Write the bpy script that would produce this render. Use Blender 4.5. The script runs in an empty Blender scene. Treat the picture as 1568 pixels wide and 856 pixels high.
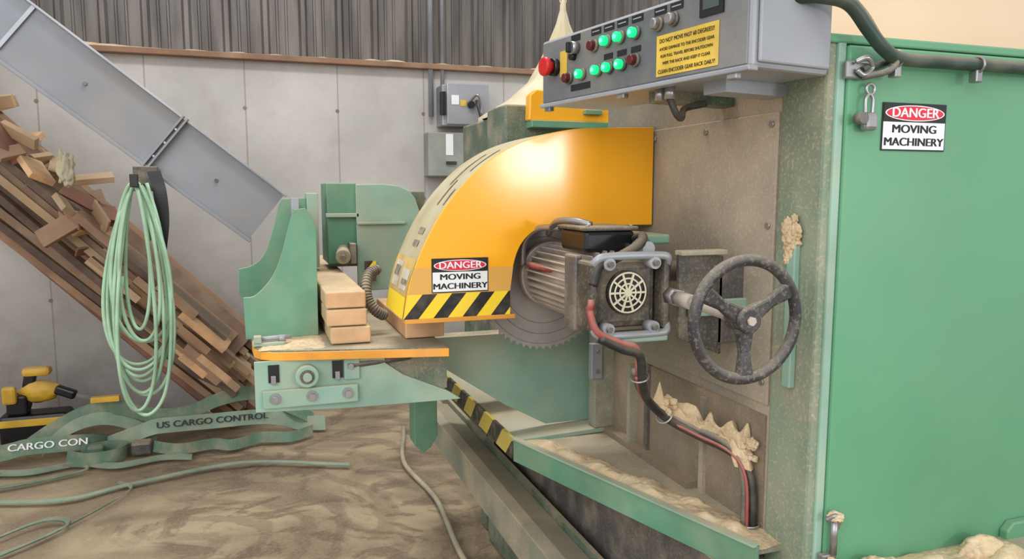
import bpy, bmesh, math, random
from mathutils import Vector, Matrix, Euler, noise
random.seed(7)
scene=bpy.context.scene
try: scene.view_settings.view_transform='Standard'
except Exception: pass
C=bpy.context.collection
# ------------------------------------------------------------ materials
def new_mat(name):
    m=bpy.data.materials.new(name); m.use_nodes=True
    nt=m.node_tree; b=nt.nodes['Principled BSDF']; return m,nt,b
def S(r,g,b):
    f=lambda c:(c/255/12.92) if c/255<=.04045 else ((c/255+.055)/1.055)**2.4
    return (f(r),f(g),f(b),1)
DUST=S(194,176,148)
def node(nt,t,**k):
    n=nt.nodes.new(t)
    for a,b in k.items(): setattr(n,a,b)
    return n
def mth(nt,op,a,b=None,clamp=False):
    n=nt.nodes.new('ShaderNodeMath'); n.operation=op; n.use_clamp=clamp
    for i,v in enumerate((a,b)):
        if v is None: continue
        if isinstance(v,(int,float)): n.inputs[i].default_value=v
        else: nt.links.new(v,n.inputs[i])
    return n.outputs[0]
def mixc(nt,f,a,b):
    n=nt.nodes.new('ShaderNodeMix'); n.data_type='RGBA'
    for s,v in ((n.inputs[0],f),(n.inputs[6],a),(n.inputs[7],b)):
        if isinstance(v,(int,float,tuple)): s.default_value=v
        else: nt.links.new(v,s)
    return n.outputs[2]
def noisen(nt,vec,scale,detail=4,rough=.55,dist=0):
    n=nt.nodes.new('ShaderNodeTexNoise'); n.inputs['Scale'].default_value=scale
    n.inputs['Detail'].default_value=detail; n.inputs['Roughness'].default_value=rough
    n.inputs['Distortion'].default_value=dist
    nt.links.new(vec,n.inputs['Vector']); return n.outputs['Fac']
def smooth(nt,v,lo,hi):
    n=nt.nodes.new('ShaderNodeMapRange'); n.interpolation_type='SMOOTHSTEP'
    nt.links.new(v,n.inputs[0]); n.inputs[1].default_value=lo; n.inputs[2].default_value=hi
    return n.outputs[0]
def bumpn(nt,b,h,strength,dist=.01):
    n=nt.nodes.new('ShaderNodeBump'); n.inputs['Strength'].default_value=strength; n.inputs['Distance'].default_value=dist
    nt.links.new(h,n.inputs['Height']); nt.links.new(n.outputs[0],b.inputs['Normal'])
def mat(name,col,rough=.5,metal=0,dust=.25,up=.5,scale=7,speck=0,bump=0,dustcol=DUST,var=.12):
    m,nt,b=new_mat(name)
    g=node(nt,'ShaderNodeNewGeometry'); pos=g.outputs['Position']
    n1=noisen(nt,pos,scale,6,.6)
    fac=mth(nt,'MULTIPLY',smooth(nt,n1,.38,.75),dust)
    sx=node(nt,'ShaderNodeSeparateXYZ'); nt.links.new(g.outputs['Normal'],sx.inputs[0])
    u=mth(nt,'MULTIPLY',mth(nt,'MAXIMUM',sx.outputs[2],0),up)
    fac=mth(nt,'ADD',fac,u,True)
    if speck:
        n3=noisen(nt,pos,170,2,.6)
        fac=mth(nt,'ADD',fac,mth(nt,'MULTIPLY',smooth(nt,n3,.52,.66),speck),True)
    n2=noisen(nt,pos,scale*.6,3)
    dark=tuple(c*(1-var*2) for c in col[:3])+(1,); lite=tuple(min(1,c*(1+var)) for c in col[:3])+(1,)
    base=mixc(nt,smooth(nt,n2,.3,.7),dark,lite)
    nt.links.new(mixc(nt,fac,base,dustcol),b.inputs['Base Color'])
    r=mth(nt,'ADD',mth(nt,'MULTIPLY',fac,.5),rough,True)
    nt.links.new(r,b.inputs['Roughness'])
    if metal:
        nt.links.new(mth(nt,'MULTIPLY',mth(nt,'SUBTRACT',1.0,fac,True),metal),b.inputs['Metallic'])
    if bump: bumpn(nt,b,noisen(nt,pos,60,4),bump,.004)
    return m
def flat(name,col,rough=.5,metal=0):
    m,nt,b=new_mat(name); b.inputs['Base Color'].default_value=col; b.inputs['Roughness'].default_value=rough; b.inputs['Metallic'].default_value=metal
    return m
def emis(name,col,e):
    m,nt,b=new_mat(name); b.inputs['Base Color'].default_value=col; b.inputs['Emission Color'].default_value=col; b.inputs['Emission Strength'].default_value=e; return m
def stripes(name,vec,period,c1,c2,dust=.3,off=0.0):
    m,nt,b=new_mat(name)
    g=node(nt,'ShaderNodeNewGeometry'); pos=g.outputs['Position']
    d=node(nt,'ShaderNodeVectorMath',operation='DOT_PRODUCT'); nt.links.new(pos,d.inputs[0]); d.inputs[1].default_value=vec
    v=mth(nt,'FRACT',mth(nt,'ADD',mth(nt,'MULTIPLY',d.outputs['Value'],1/period),off))
    s=mth(nt,'GREATER_THAN',v,.5)
    base=mixc(nt,s,c1,c2)
    f=mth(nt,'MULTIPLY',smooth(nt,noisen(nt,pos,30,5),.4,.75),dust)
    nt.links.new(mixc(nt,f,base,DUST),b.inputs['Base Color']); b.inputs['Roughness'].default_value=.5
    return m

green=mat('green_paint',S(94,150,122),.38,0,.25,.5,6)
green_door=mat('green_door_paint',S(96,156,118),.33,0,.16,.3,2,0,var=.06,dustcol=S(154,172,144))
green_dusty=mat('green_dusty',S(136,170,152),.5,0,.45,.6,5,.1)
green_dark=mat('green_dark',S(82,104,90),.5,0,.45,.5,9,.25)
green_pale=mat('green_pale',S(142,176,158),.4,0,.35,.5,8)
tan_panel=mat('dusty_panel',S(146,140,126),.6,.1,.75,.4,2.2,.25,dustcol=S(196,178,154))
column=mat('speckled_column',S(126,144,122),.6,0,.5,.5,7,.6,.2,dustcol=S(174,162,138))
lowpanel=mat('low_panel',S(128,116,100),.6,0,.5,.5,6,.3,dustcol=S(174,154,126))
yellow=mat('hood_yellow',S(255,178,34),.16,0,.06,.1,2,0,var=.03,dustcol=S(235,196,120))
rimdust=mat('hood_rim_dust',S(176,164,122),.6,0,.8,.3,9,.3,dustcol=S(186,176,152))
orange=mat('orange_edge',S(240,164,52),.4,0,.15,.3,12)
grey=mat('galvanized',S(156,160,166),.42,.35,.15,.25,4,0,dustcol=S(180,168,150))
conv=mat('conveyor_steel',S(136,140,148),.5,.3,.5,.2,3,.15,dustcol=S(162,154,144))
convin=mat('conveyor_bed',S(120,120,124),.6,.2,.5,.5,3,.2)
boxgrey=mat('control_box_grey',S(160,164,172),.35,.25,.08,.3,3,0)
facegrey=mat('control_face',S(118,122,126),.45,.3,.25,.2,5,.05)
steel=mat('steel',S(165,165,168),.3,.85,.2,.2,10)
steel_dk=mat('steel_dark',S(96,94,94),.45,.4,.35,.5,12,.15)
plate_dk=mat('bracket_dark',S(66,62,58),.5,.2,.3,.5,12,.15)
blade_m=mat('saw_blade_steel',S(158,152,148),.38,.35,.3,.2,14,dustcol=S(176,160,140))
motor_m=mat('motor_alu',S(178,170,164),.42,.3,.35,.4,12,.1)
wheel_m=mat('handwheel_iron',S(54,52,56),.45,.2,.12,.6,25,.26,.2,dustcol=S(164,154,136))
black=mat('black_rubber',S(28,30,32),.5,0,.15,.3,15)
hose_m=mat('black_green_conduit',S(36,58,50),.45,0,.15,.35,15)
blackp=flat('black_plastic',S(18,18,20),.4)
cream=flat('cream_grille',S(214,206,180),.5)
white=flat('sign_white',S(235,236,236),.4)
red=flat('sign_red',S(214,30,60),.4)
txtblack=flat('ink',S(16,16,20),.5)
redhose=mat('red_conduit',S(160,66,66),.45,0,.25,.4,20)
wood=mat('fresh_lumber',S(212,168,124),.7,0,.25,.15,14,0,.1,dustcol=S(230,202,166),var=.15)
woodtop=mat('fresh_lumber_top',S(196,166,126),.7,0,.4,.3,14,.2,.1,dustcol=S(216,194,160))
pw=[mat('pile_wood_a',S(140,110,90),.8,0,.3,.35,6,.1),mat('pile_wood_b',S(112,84,70),.8,0,.3,.35,6),mat('pile_wood_c',S(184,152,118),.8,0,.3,.35,6),mat('pile_wood_d',S(92,74,66),.8,0,.2,.3,6),mat('pile_wood_e',S(156,120,94),.8,0,.3,.35,6),mat('pile_wood_f',S(130,82,66),.8,0,.2,.3,6)]
sawdust=mat('sawdust',S(204,178,140),.95,0,.6,.2,22,.4,1.0,dustcol=S(226,206,172))
rope_m=mat('hose_green',S(166,204,172),.5,0,.1,.2,10)
strap=mat('strap_green',S(66,118,98),.7,0,.35,.3,10,.1)
strap_p=mat('strap_pale',S(126,158,138),.7,0,.35,.2,10,.1)
beige=mat('beige_panel',S(224,200,170),.8,0,.5,.2,1.5,0,dustcol=S(214,184,150),var=.05)
fabric=mat('fabric_cream',S(206,196,168),.9,0,.5,.1,6,0,.2,dustcol=S(176,158,124))
ledge_m=mat('ledge_wood',S(140,106,84),.8,0,.3,.5,4)
beam_m=mat('beam_dusty_green',S(134,138,122),.6,0,.6,.45,5,.25)
tooly=mat('tool_yellow',S(224,178,50),.5,0,.2,.3,12)
hz1=stripes('hazard_hood',(1,0,-.8),.062,S(30,28,28),S(250,215,40),.12,.15)
hz2=stripes('hazard_chute',(0,1,1),.16,S(44,42,36),S(196,176,70),.35)
gl=emis('lamp_green_lit',S(10,215,125),1.0)
glc=emis('lamp_green_core',S(120,255,200),1.3)
rl=flat('lamp_red_off',S(92,24,24),.3)
redb=flat('estop_red',S(200,28,30),.3)
ylab=mat('label_yellow',S(226,190,66),.5,0,.2,.1,20)
lens=flat('label_black',S(24,24,26),.4)

def concrete():
    m,nt,b=new_mat('concrete')
    g=node(nt,'ShaderNodeNewGeometry'); pos=g.outputs['Position']
    n=noisen(nt,pos,1.1,6,.6); n2=noisen(nt,pos,7,5,.6)
    c=mixc(nt,smooth(nt,n,.3,.7),S(180,176,172),S(206,202,198))
    c=mixc(nt,mth(nt,'MULTIPLY',smooth(nt,n2,.5,.8),.3),c,S(160,150,140))
    s=node(nt,'ShaderNodeSeparateXYZ'); nt.links.new(pos,s.inputs[0])
    fx=mth(nt,'FRACT',mth(nt,'MULTIPLY',mth(nt,'ADD',s.outputs[0],.02+5.7),1/.57))
    line=mth(nt,'LESS_THAN',fx,.016)
    c=mixc(nt,mth(nt,'MULTIPLY',line,.5),c,S(128,118,112))
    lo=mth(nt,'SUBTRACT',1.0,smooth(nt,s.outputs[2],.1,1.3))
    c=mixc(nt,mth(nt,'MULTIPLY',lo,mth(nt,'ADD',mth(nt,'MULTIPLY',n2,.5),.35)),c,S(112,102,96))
    nt.links.new(c,b.inputs['Base Color']); b.inputs['Roughness'].default_value=.85
    bumpn(nt,b,n2,.2,.01); return m
def floor_mat():
    m,nt,b=new_mat('sawdust_floor')
    g=node(nt,'ShaderNodeNewGeometry'); pos=g.outputs['Position']
    mp=node(nt,'ShaderNodeMapping'); nt.links.new(pos,mp.inputs[0]); mp.inputs['Scale'].default_value=(.9,1.3,1); mp.inputs['Rotation'].default_value=(0,0,.5)
    n=noisen(nt,mp.outputs[0],.9,3,.5,2.6)
    n2=noisen(nt,mp.outputs[0],2.2,6,.62,2.8)
    n3=noisen(nt,pos,90,3)
    n4=noisen(nt,mp.outputs[0],.7,2,.5)
    mp2=node(nt,'ShaderNodeMapping'); nt.links.new(pos,mp2.inputs[0]); mp2.inputs['Location'].default_value=(.3,-3.1,0)
    wv=nt.nodes.new('ShaderNodeTexWave'); wv.wave_type='RINGS'; wv.rings_direction='Z'
    wv.inputs['Scale'].default_value=1.7; wv.inputs['Distortion'].default_value=7; wv.inputs['Detail'].default_value=4; wv.inputs['Detail Scale'].default_value=1.3
    nt.links.new(mp2.outputs[0],wv.inputs['Vector'])
    c=mixc(nt,smooth(nt,n,.36,.62),S(180,160,130),S(142,124,100))
    patch=mth(nt,'MULTIPLY',smooth(nt,n2,.48,.60),mth(nt,'MULTIPLY',smooth(nt,n4,.38,.56),.65))
    c=mixc(nt,patch,c,S(104,86,70))
    sw=mth(nt,'MULTIPLY',smooth(nt,wv.outputs['Fac'],.55,.85),mth(nt,'MULTIPLY',smooth(nt,n4,.35,.6),.42))
    c=mixc(nt,sw,c,S(110,92,76))
    c=mixc(nt,mth(nt,'MULTIPLY',smooth(nt,n3,.4,.7),.2),c,S(198,178,148))
    nt.links.new(c,b.inputs['Base Color']); b.inputs['Roughness'].default_value=.95
    bumpn(nt,b,n2,.2,.03); return m
def corr_mat():
    m,nt,b=new_mat('corrugated_metal')
    g=node(nt,'ShaderNodeNewGeometry'); pos=g.outputs['Position']
    mp=node(nt,'ShaderNodeMapping'); nt.links.new(pos,mp.inputs[0]); mp.inputs['Scale'].default_value=(6,1,.6)
    n=noisen(nt,mp.outputs[0],1.6,5,.6)
    c=mixc(nt,smooth(nt,n,.3,.7),S(84,78,75),S(122,116,112))
    nt.links.new(c,b.inputs['Base Color']); b.inputs['Roughness'].default_value=.5; b.inputs['Metallic'].default_value=.3; return m

# ------------------------------------------------------------ mesh helpers
def empty(name,loc=(0,0,0)):
    e=bpy.data.objects.new(name,None); C.objects.link(e); e.empty_display_size=.05; return e
def finish(ob,m,parent,bevel=0,smoothf=False,seg=2):
    if m is not None and not ob.data.materials: ob.data.materials.append(m)
    if parent: ob.parent=parent
    if bevel:
        md=ob.modifiers.new('b','BEVEL'); md.width=bevel; md.segments=seg; md.limit_method='ANGLE'
    if smoothf:
        for p in ob.data.polygons: p.use_smooth=True
    return ob
def mesh(name,v,f,m,parent=None,bevel=0,smoothf=False):
    me=bpy.data.meshes.new(name); me.from_pydata([tuple(p) for p in v],[],f); me.update()
    bm=bmesh.new(); bm.from_mesh(me); bmesh.ops.recalc_face_normals(bm,faces=bm.faces); bm.to_mesh(me); bm.free()
    ob=bpy.data.objects.new(name,me); C.objects.link(ob); return finish(ob,m,parent,bevel,smoothf)
def box(name,x0,x1,y0,y1,z0,z1,m,parent=None,bevel=0):
    v=[(x,y,z) for x in (x0,x1) for y in (y0,y1) for z in (z0,z1)]
    f=[(0,1,3,2),(4,6,7,5),(0,4,5,1),(2,3,7,6),(0,2,6,4),(1,5,7,3)]
    return mesh(name,v,f,m,parent,bevel)
def obox(name,o,ax,ay,az,m,parent=None,bevel=0):
    o=Vector(o);ax=Vector(ax);ay=Vector(ay);az=Vector(az)
    v=[o+ax*i+ay*j+az*k for i in (0,1) for j in (0,1) for k in (0,1)]
    f=[(0,1,3,2),(4,6,7,5),(0,4,5,1),(2,3,7,6),(0,2,6,4),(1,5,7,3)]
    return mesh(name,v,f,m,parent,bevel)
def beam(name,p0,p1,w,h,m,parent=None,bevel=0,up=(0,0,1),roll=0):
    p0=Vector(p0);p1=Vector(p1);d=(p1-p0); n=d.normalized(); s=n.cross(Vector(up)); s=(s if s.length>1e-4 else n.orthogonal()).normalized(); t=s.cross(n)
    if roll: 
        R=Matrix.Rotation(roll,3,n); s=R@s; t=R@t
    return obox(name,p0-s*w/2-t*h/2,d,s*w,t*h,m,parent,bevel)
def prism(name,pts,axis,a0,a1,m,parent=None,bevel=0):
    def P(p,a):
        return {'y':(p[0],a,p[1]),'z':(p[0],p[1],a),'x':(a,p[0],p[1])}[axis]
    n=len(pts)
    v=[P(p,a0) for p in pts]+[P(p,a1) for p in pts]
    f=[tuple(range(n)),tuple(range(2*n-1,n-1,-1))]+[(i,(i+1)%n,n+(i+1)%n,n+i) for i in range(n)]
    return mesh(name,v,f,m,parent,bevel)
def cyl(name,p0,p1,r,m,parent=None,r1=None,seg=32,bevel=0):
    p0=Vector(p0);p1=Vector(p1);n=(p1-p0).normalized()
    s=n.orthogonal().normalized();t=n.cross(s); r1=r if r1 is None else r1
    v=[];
    for p,rr in ((p0,r),(p1,r1)):
        for i in range(seg):
            a=2*math.pi*i/seg; v.append(p+(s*math.cos(a)+t*math.sin(a))*rr)
    f=[tuple(range(seg)),tuple(range(2*seg-1,seg-1,-1))]+[(i,(i+1)%seg,seg+(i+1)%seg,seg+i) for i in range(seg)]
    ob=mesh(name,v,f,m,parent,bevel)
    for p in ob.data.polygons:
        if len(p.vertices)==4: p.use_smooth=True
    return ob
def ring(name,c,n,R,r,m,parent=None,seg=48,rs=12,flatz=1.0):
    c=Vector(c);n=Vector(n).normalized();s=n.orthogonal().normalized();t=n.cross(s)
    v=[];f=[]
    for i in range(seg):
        a=2*math.pi*i/seg; d=s*math.cos(a)+t*math.sin(a)
        for j in range(rs):
            b=2*math.pi*j/rs; v.append(c+d*(R+r*math.cos(b))+n*r*flatz*math.sin(b))
    for i in range(seg):
        for j in range(rs):
            f.append((i*rs+j,((i+1)%seg)*rs+j,((i+1)%seg)*rs+(j+1)%rs,i*rs+(j+1)%rs))
    return mesh(name,v,f,m,parent,0,True)
def lathe(name,c,prof,m,parent=None,seg=48,fn=None):
    v=[];f=[]
    for k,(r,z) in enumerate(prof):
        for i in range(seg):
            a=2*math.pi*i/seg; rr=r*(fn(a,k) if fn else 1); v.append((c[0]+rr*math.cos(a),c[1]+rr*math.sin(a),z))
    for k in range(len(prof)-1):
        for i in range(seg): f.append((k*seg+i,k*seg+(i+1)%seg,(k+1)*seg+(i+1)%seg,(k+1)*seg+i))
    return mesh(name,v,f,m,parent,0,True)
def catmull(pts,n=8):
    pts=[Vector(p) for p in pts]; P=[pts[0]*2-pts[1]]+pts+[pts[-1]*2-pts[-2]]; out=[]
    for i in range(1,len(P)-2):
        for k in range(n):
            t=k/n; a,b,c,d=P[i-1],P[i],P[i+1],P[i+2]
            out.append(.5*((2*b)+(c-a)*t+(2*a-5*b+4*c-d)*t*t+(3*b-a-3*c+d)*t**3))
    out.append(pts[-1]); return out
def tube(name,pts,r,m,parent=None,n=8,smoothp=True,seg=10):
    P=catmull(pts,n) if smoothp else [Vector(p) for p in pts]
    v=[];f=[]; t0=(P[1]-P[0]).normalized(); s=t0.orthogonal().normalized()
    for i,p in enumerate(P):
        t=(P[min(i+1,len(P)-1)]-P[max(i-1,0)]).normalized()
        s=(s-t*s.dot(t)).normalized(); u=t.cross(s)
        for j in range(seg):
            a=2*math.pi*j/seg; v.append(p+(s*math.cos(a)+u*math.sin(a))*r)
    for i in range(len(P)-1):
        for j in range(seg): f.append((i*seg+j,i*seg+(j+1)%seg,(i+1)*seg+(j+1)%seg,(i+1)*seg+j))
    f.append(tuple(range(seg))); f.append(tuple(range((len(P)-1)*seg,len(P)*seg)))
    return mesh(name,v,f,m,parent,0,True)
def ribbon(name,pts,w,m,parent=None,wdir=(0,0,1),n=8,th=.003):
    P=catmull(pts,n); wd=Vector(wdir).normalized(); v=[];f=[]
    for i,p in enumerate(P):
        t=(P[min(i+1,len(P)-1)]-P[max(i-1,0)]).normalized(); nn=t.cross(wd).normalized()*th
        v+= [p-wd*w/2-nn,p+wd*w/2-nn,p+wd*w/2+nn,p-wd*w/2+nn]
    for i in range(len(P)-1):
        for j in range(4): f.append((i*4+j,i*4+(j+1)%4,(i+1)*4+(j+1)%4,(i+1)*4+j))
    return mesh(name,v,f,m,parent,0,False)
def blob(name,c,r,m,parent=None,flatten=(1,1,.6),amp=.35,sub=4,fr=2.5,base=None):
    bm=bmesh.new(); bmesh.ops.create_icosphere(bm,subdivisions=sub,radius=1)
    for v in bm.verts:
        k=1+amp*noise.noise(v.co*fr+Vector(c)*37)+amp*.3*noise.noise(v.co*fr*3.3+Vector(c)*13)
        v.co=Vector((v.co.x*r*flatten[0]*k,v.co.y*r*flatten[1]*k,v.co.z*r*flatten[2]*k))+Vector(c)
        if base is not None and v.co.z<base: v.co.z=base
    me=bpy.data.meshes.new(name); bm.to_mesh(me); bm.free()
    ob=bpy.data.objects.new(name,me); C.objects.link(ob); return finish(ob,m,parent,0,True)
def drift(name,a,b,wv,h,m,parent=None,nu=120,nv=16,fr=14,floorh=.25,seed=0,path=None):
    a=Vector(a);b=Vector(b);wv=Vector(wv); v=[];f=[]
    if path: PP=catmull(path,20); nu=len(PP)-1
    for i in range(nu+1):
        u=i/nu
        for j in range(nv+1):
            t=j/nv; p=(PP[i] if path else a.lerp(b,u))+wv*t
            ed=max(0,math.sin(math.pi*t))**.6*min(1,min(u,1-u)*12)
            big=noise.noise(Vector((p.x*fr+seed,p.y*fr,seed))); sm=noise.noise(Vector((p.x*90,p.y*90,seed)))
            hh=h*ed*(floorh+(1-floorh)*max(0,big*1.6+.15))+.0028*sm*ed
            v.append((p.x+.004*sm,p.y,p.z+hh))
    for i in range(nu):
        for j in range(nv): k=i*(nv+1)+j; f.append((k,k+1,k+nv+2,k+nv+1))
    return mesh(name,v,f,m,parent,0,True)
def text(name,s,loc,size,m,parent=None,rot=(math.pi/2,0,0),ext=.0004,bold=.0,sx=1,align='CENTER'):
    for k,dx in enumerate((0,) if not bold else (-bold,0,bold)):
        c=bpy.data.curves.new(name,'FONT'); c.body=s; c.size=size; c.extrude=ext; c.align_x=align; c.align_y='CENTER'
        ob=bpy.data.objects.new(name,c); C.objects.link(ob); c.materials.append(m)
        ob.location=(loc[0]+dx,loc[1]-k*.00005,loc[2]); ob.rotation_euler=rot; ob.scale=(sx,1,1)
        if parent: ob.parent=parent
def sign(parent_name,x0,x1,z0,z1,y):
    e=empty(parent_name); w=x1-x0;h=z1-z0; cx=(x0+x1)/2
    box('backing',x0,x1,y-.001,y,z0,z1,txtblack,e)
    box('white_field',x0+w*.015,x1-w*.015,y-.0016,y-.001,z0+h*.03,z0+h*.60,white,e)
    box('upper_field',x0+w*.015,x1-w*.015,y-.0016,y-.001,z0+h*.60,z1-h*.03,txtblack,e)
    pts=[(cx+w*.465*math.cos(a),z0+h*.79+h*.165*math.sin(a)) for a in [2*math.pi*i/40 for i in range(40)]]
    prism('oval_white',pts,'y',y-.0020,y-.0016,white,e)
    pts=[(cx+w*.445*math.cos(a),z0+h*.79+h*.145*math.sin(a)) for a in [2*math.pi*i/40 for i in range(40)]]
    prism('oval_red',pts,'y',y-.0024,y-.0019,red,e)
    text('danger',"DANGER",(cx,y-.0026,z0+h*.79),h*.28,white,e,ext=.0002,bold=h*.007,sx=1.15)
    text('moving',"MOVING",(cx,y-.0018,z0+h*.45),h*.24,txtblack,e,ext=.0002,bold=h*.011,sx=1.3)
    text('machinery',"MACHINERY",(cx,y-.0018,z0+h*.18),h*.24,txtblack,e,ext=.0002,bold=h*.011,sx=1.22)
    return e

# ------------------------------------------------------------ room
nx,ny=130,130; X0,X1,Y0,Y1=-5,7,-2.5,5.1
v=[];f=[]
for j in range(ny+1):
    for i in range(nx+1):
        x=X0+(X1-X0)*i/nx;y=Y0+(Y1-Y0)*j/ny
        v.append((x,y,-.012+.010*noise.noise(Vector((x*1.4,y*2.2,0)))+.004*noise.noise(Vector((x*5,y*7,3)))))
for j in range(ny):
    for i in range(nx): a=j*(nx+1)+i; f.append((a,a+1,a+nx+2,a+nx+1))
mesh('floor',v,f,floor_mat(),None,0,True)
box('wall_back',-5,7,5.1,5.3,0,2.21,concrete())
cm=corr_mat(); v=[];f=[]; x=-5.0; prof=[]
while x<7:
    for dx,dy in ((0,0),(.035,0),(.05,-.028),(.075,-.028),(.09,0),(.125,0),(.13,-.008),(.14,-.008),(.145,0),(.18,0),(.185,-.008),(.195,-.008),(.2,0)): prof.append((x+dx,5.16+dy))
    x+=.23
for (a,b) in prof: v+=[(a,b,2.2),(a,b,4.6)]
for i in range(len(prof)-1): f.append((2*i,2*i+2,2*i+3,2*i+1))
mesh('wall_upper_cladding',v,f,cm)
e=empty('trim_ledge')
box('ledge_board',-5,7,5.03,5.2,2.21,2.245,ledge_m,e,.004)
drift('ledge_dust',(-1.8,5.03,2.243),(2.6,5.03,2.243),(0,.12,0),.03,sawdust,e,200,6,6,.1)
e=empty('trim_tie_marks')
for x in (-1.16,-.59,-.02,.55,1.12):
    for z in (.75,1.35,1.92): cyl('tie',(x+.0,5.098,z),(x+.0,5.101,z),.012,pw[0],e,seg=12)

# ------------------------------------------------------------ conveyor (upper left)
e=empty('inclined_conveyor')
d=Vector((1,0,-.807)).normalized(); nrm=Vector((.807,0,1)).normalized()
W=.255
A=Vector((.137,0,1.389))
def CP(s,o):
    return A-d*s+Vector((-nrm.x,0,-nrm.z))*o
def cpris(name,s0,s1,o0,o1,y0,y1,m,bev=0):
    a=CP(s0,o0);b=CP(s1,o0);c=CP(s1,o1);dd=CP(s0,o1)
    return prism(name,[(a.x,a.z),(b.x,b.z),(c.x,c.z),(dd.x,dd.z)],'y',y0,y1,m,e,bev)
cpris('side_plate',0,3.2,.012,W,3.42,3.43,conv)
cpris('top_flange',-.01,3.2,0,.010,3.40,3.47,grey,.002)
cpris('bottom_flange',-.01,3.2,W-.01,W+.004,3.40,3.47,conv,.002)
cpris('far_side',0,3.2,.0,W,3.85,3.86,conv)
cpris('bed',0,3.2,.10,.12,3.43,3.85,convin)
cpris('bottom_pan',0,3.2,W-.012,W-.002,3.43,3.85,conv)
cpris('joint_strap_a',.478,.487,-.004,W+.015,3.39,3.44,conv,.002)
cpris('joint_gap',.488,.496,-.0,W+.01,3.405,3.44,steel_dk)
cpris('joint_strap_b',.497,.506,-.004,W+.015,3.39,3.44,conv,.002)
for o in (.06,.13,.20):
    p=CP(.492,o); cyl('joint_bolt',(p.x,3.395,p.z),(p.x,3.41,p.z),.005,steel,e,seg=8)
for s in (.25,.85,1.25):
    p=CP(s,.13); cyl('rivet',(p.x,3.413,p.z),(p.x,3.42,p.z),.008,steel_dk,e,seg=10)
obox('joint_tab',CP(.50,W+.0)+Vector((0,3.39,0)),d*.04,Vector((0,.03,0)),-nrm*.045,steel_dk,e,.002)
obox('end_flap',CP(1.14,.01)+Vector((0,3.42,0)),-d*.015,Vector((0,-.012,0)),-nrm*.21,boxgrey,e)

# ------------------------------------------------------------ lumber pile
e=empty('scrap_lumber_pile')
for i in range(64):
    c=random.uniform(-.06,.50); y=random.uniform(4.15 if c>.3 else 4.55,4.82); sl=random.uniform(.95,1.05)
    x1=min(c-.05,random.uniform(-.16,.0)); z1=max(.03,(c-x1)); x0=random.uniform(-2.4,-1.7); z0=z1+(x1-x0)*sl
    beam('plank_%d'%i,(x0,y,z0),(x1,y+random.uniform(-.08,.08),z1),random.choice([.14,.09,.18]),.038,random.choice(pw),e,.002,roll=random.choice([0,0,.15,1.2,-.25]))
for i in range(44):
    x=random.uniform(-1.35,-.62); c=random.uniform(.42,.62) ; y=random.uniform(4.1,4.6)
    dv=Vector((random.uniform(-1,1),random.uniform(-.5,.5),random.uniform(-1,.3))).normalized()*random.uniform(.06,.2)
    p=Vector((x,y,c-x)); beam('offcut_%d'%i,p,p+dv,random.choice([.09,.06,.12]),random.choice([.03,.012]),random.choice([pw[2],pw[2],pw[4],wood,pw[0],pw[5]]),e,.002,roll=random.uniform(0,3))
for i in range(12):
    x=random.uniform(-.8,-0.25); c=random.uniform(.2,.5); p=Vector((x,4.12,c-x)); dv=Vector((.7,0,-.7))*random.uniform(.15,.35)
    beam('short_board_%d'%i,p,p+dv,.09,.038,random.choice([pw[2],pw[4],wood]),e,.002,roll=random.uniform(-.4,.4))
blob('scrap_bag',(-.82,4.05,1.50),.055,fabric,e,(.6,.5,1.4),.6,4,2.5)

# ------------------------------------------------------------ hanging coiled hose
e=empty('coiled_air_hose')
cx,cy,zt=-.425,3.29,1.44; q=1.179
for i in range(10):
    k=i/9; L=(.50+.26*k+random.uniform(-.03,.03))*q; w=(.045+.055*math.sin(k*3)+random.uniform(-.012,.018))*q; off=random.uniform(-.02,.02); yy=cy+random.uniform(-.05,.03)
    zt2=zt-random.uniform(0,.03)
    pts=[]
    for j in range(25):
        a=2*math.pi*j/24; 
        zz=zt2-L/2+L/2*math.cos(a)
        ww=w*(.55+.45*(1-math.cos(a))/2*1.3)
        pts.append((cx-.005+off*(1-math.cos(a))/2+ww*math.sin(a)*1.1-.012*(1-math.cos(a))/2,yy+.02*math.sin(a*2+i),zz))
    tube('loop_%d'%i,pts,.0072,rope_m,e,3,seg=8)
def qq(dx,dy,z): return (cx+dx*q,cy+dy,1.4+(z-1.4)*q+.02)
tube('tail_loop',[qq(.03,0,1.41),qq(.065,-.02,1.25),qq(.085,-.02,1.0),qq(.06,-.02,.72),qq(0,-.03,.625),qq(-.06,-.02,.68),qq(-.085,0,.85),qq(-.06,0,1.1)],.0072,rope_m,e)
box('hanger_bar',-.44,-.41,3.22,3.42,1.415,1.43,blackp,e,.003)
box('hanger_tip',-.44,-.41,3.21,3.225,1.415,1.465,blackp,e,.003)
box('hanger_plate',-.45,-.36,3.385,3.41,1.40,1.50,plate_dk,e,.003)
ribbon('black_tie',[(-.37,3.36,1.48),(-.35,3.34,1.40),(-.345,3.34,1.28),(-.36,3.34,1.16)],.05,blackp,e,(1,0,.1))
ribbon('black_tie_b',[(-.41,3.36,1.40),(-.39,3.38,1.30),(-.40,3.38,1.20)],.03,blackp,e,(1,0,.1))

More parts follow.
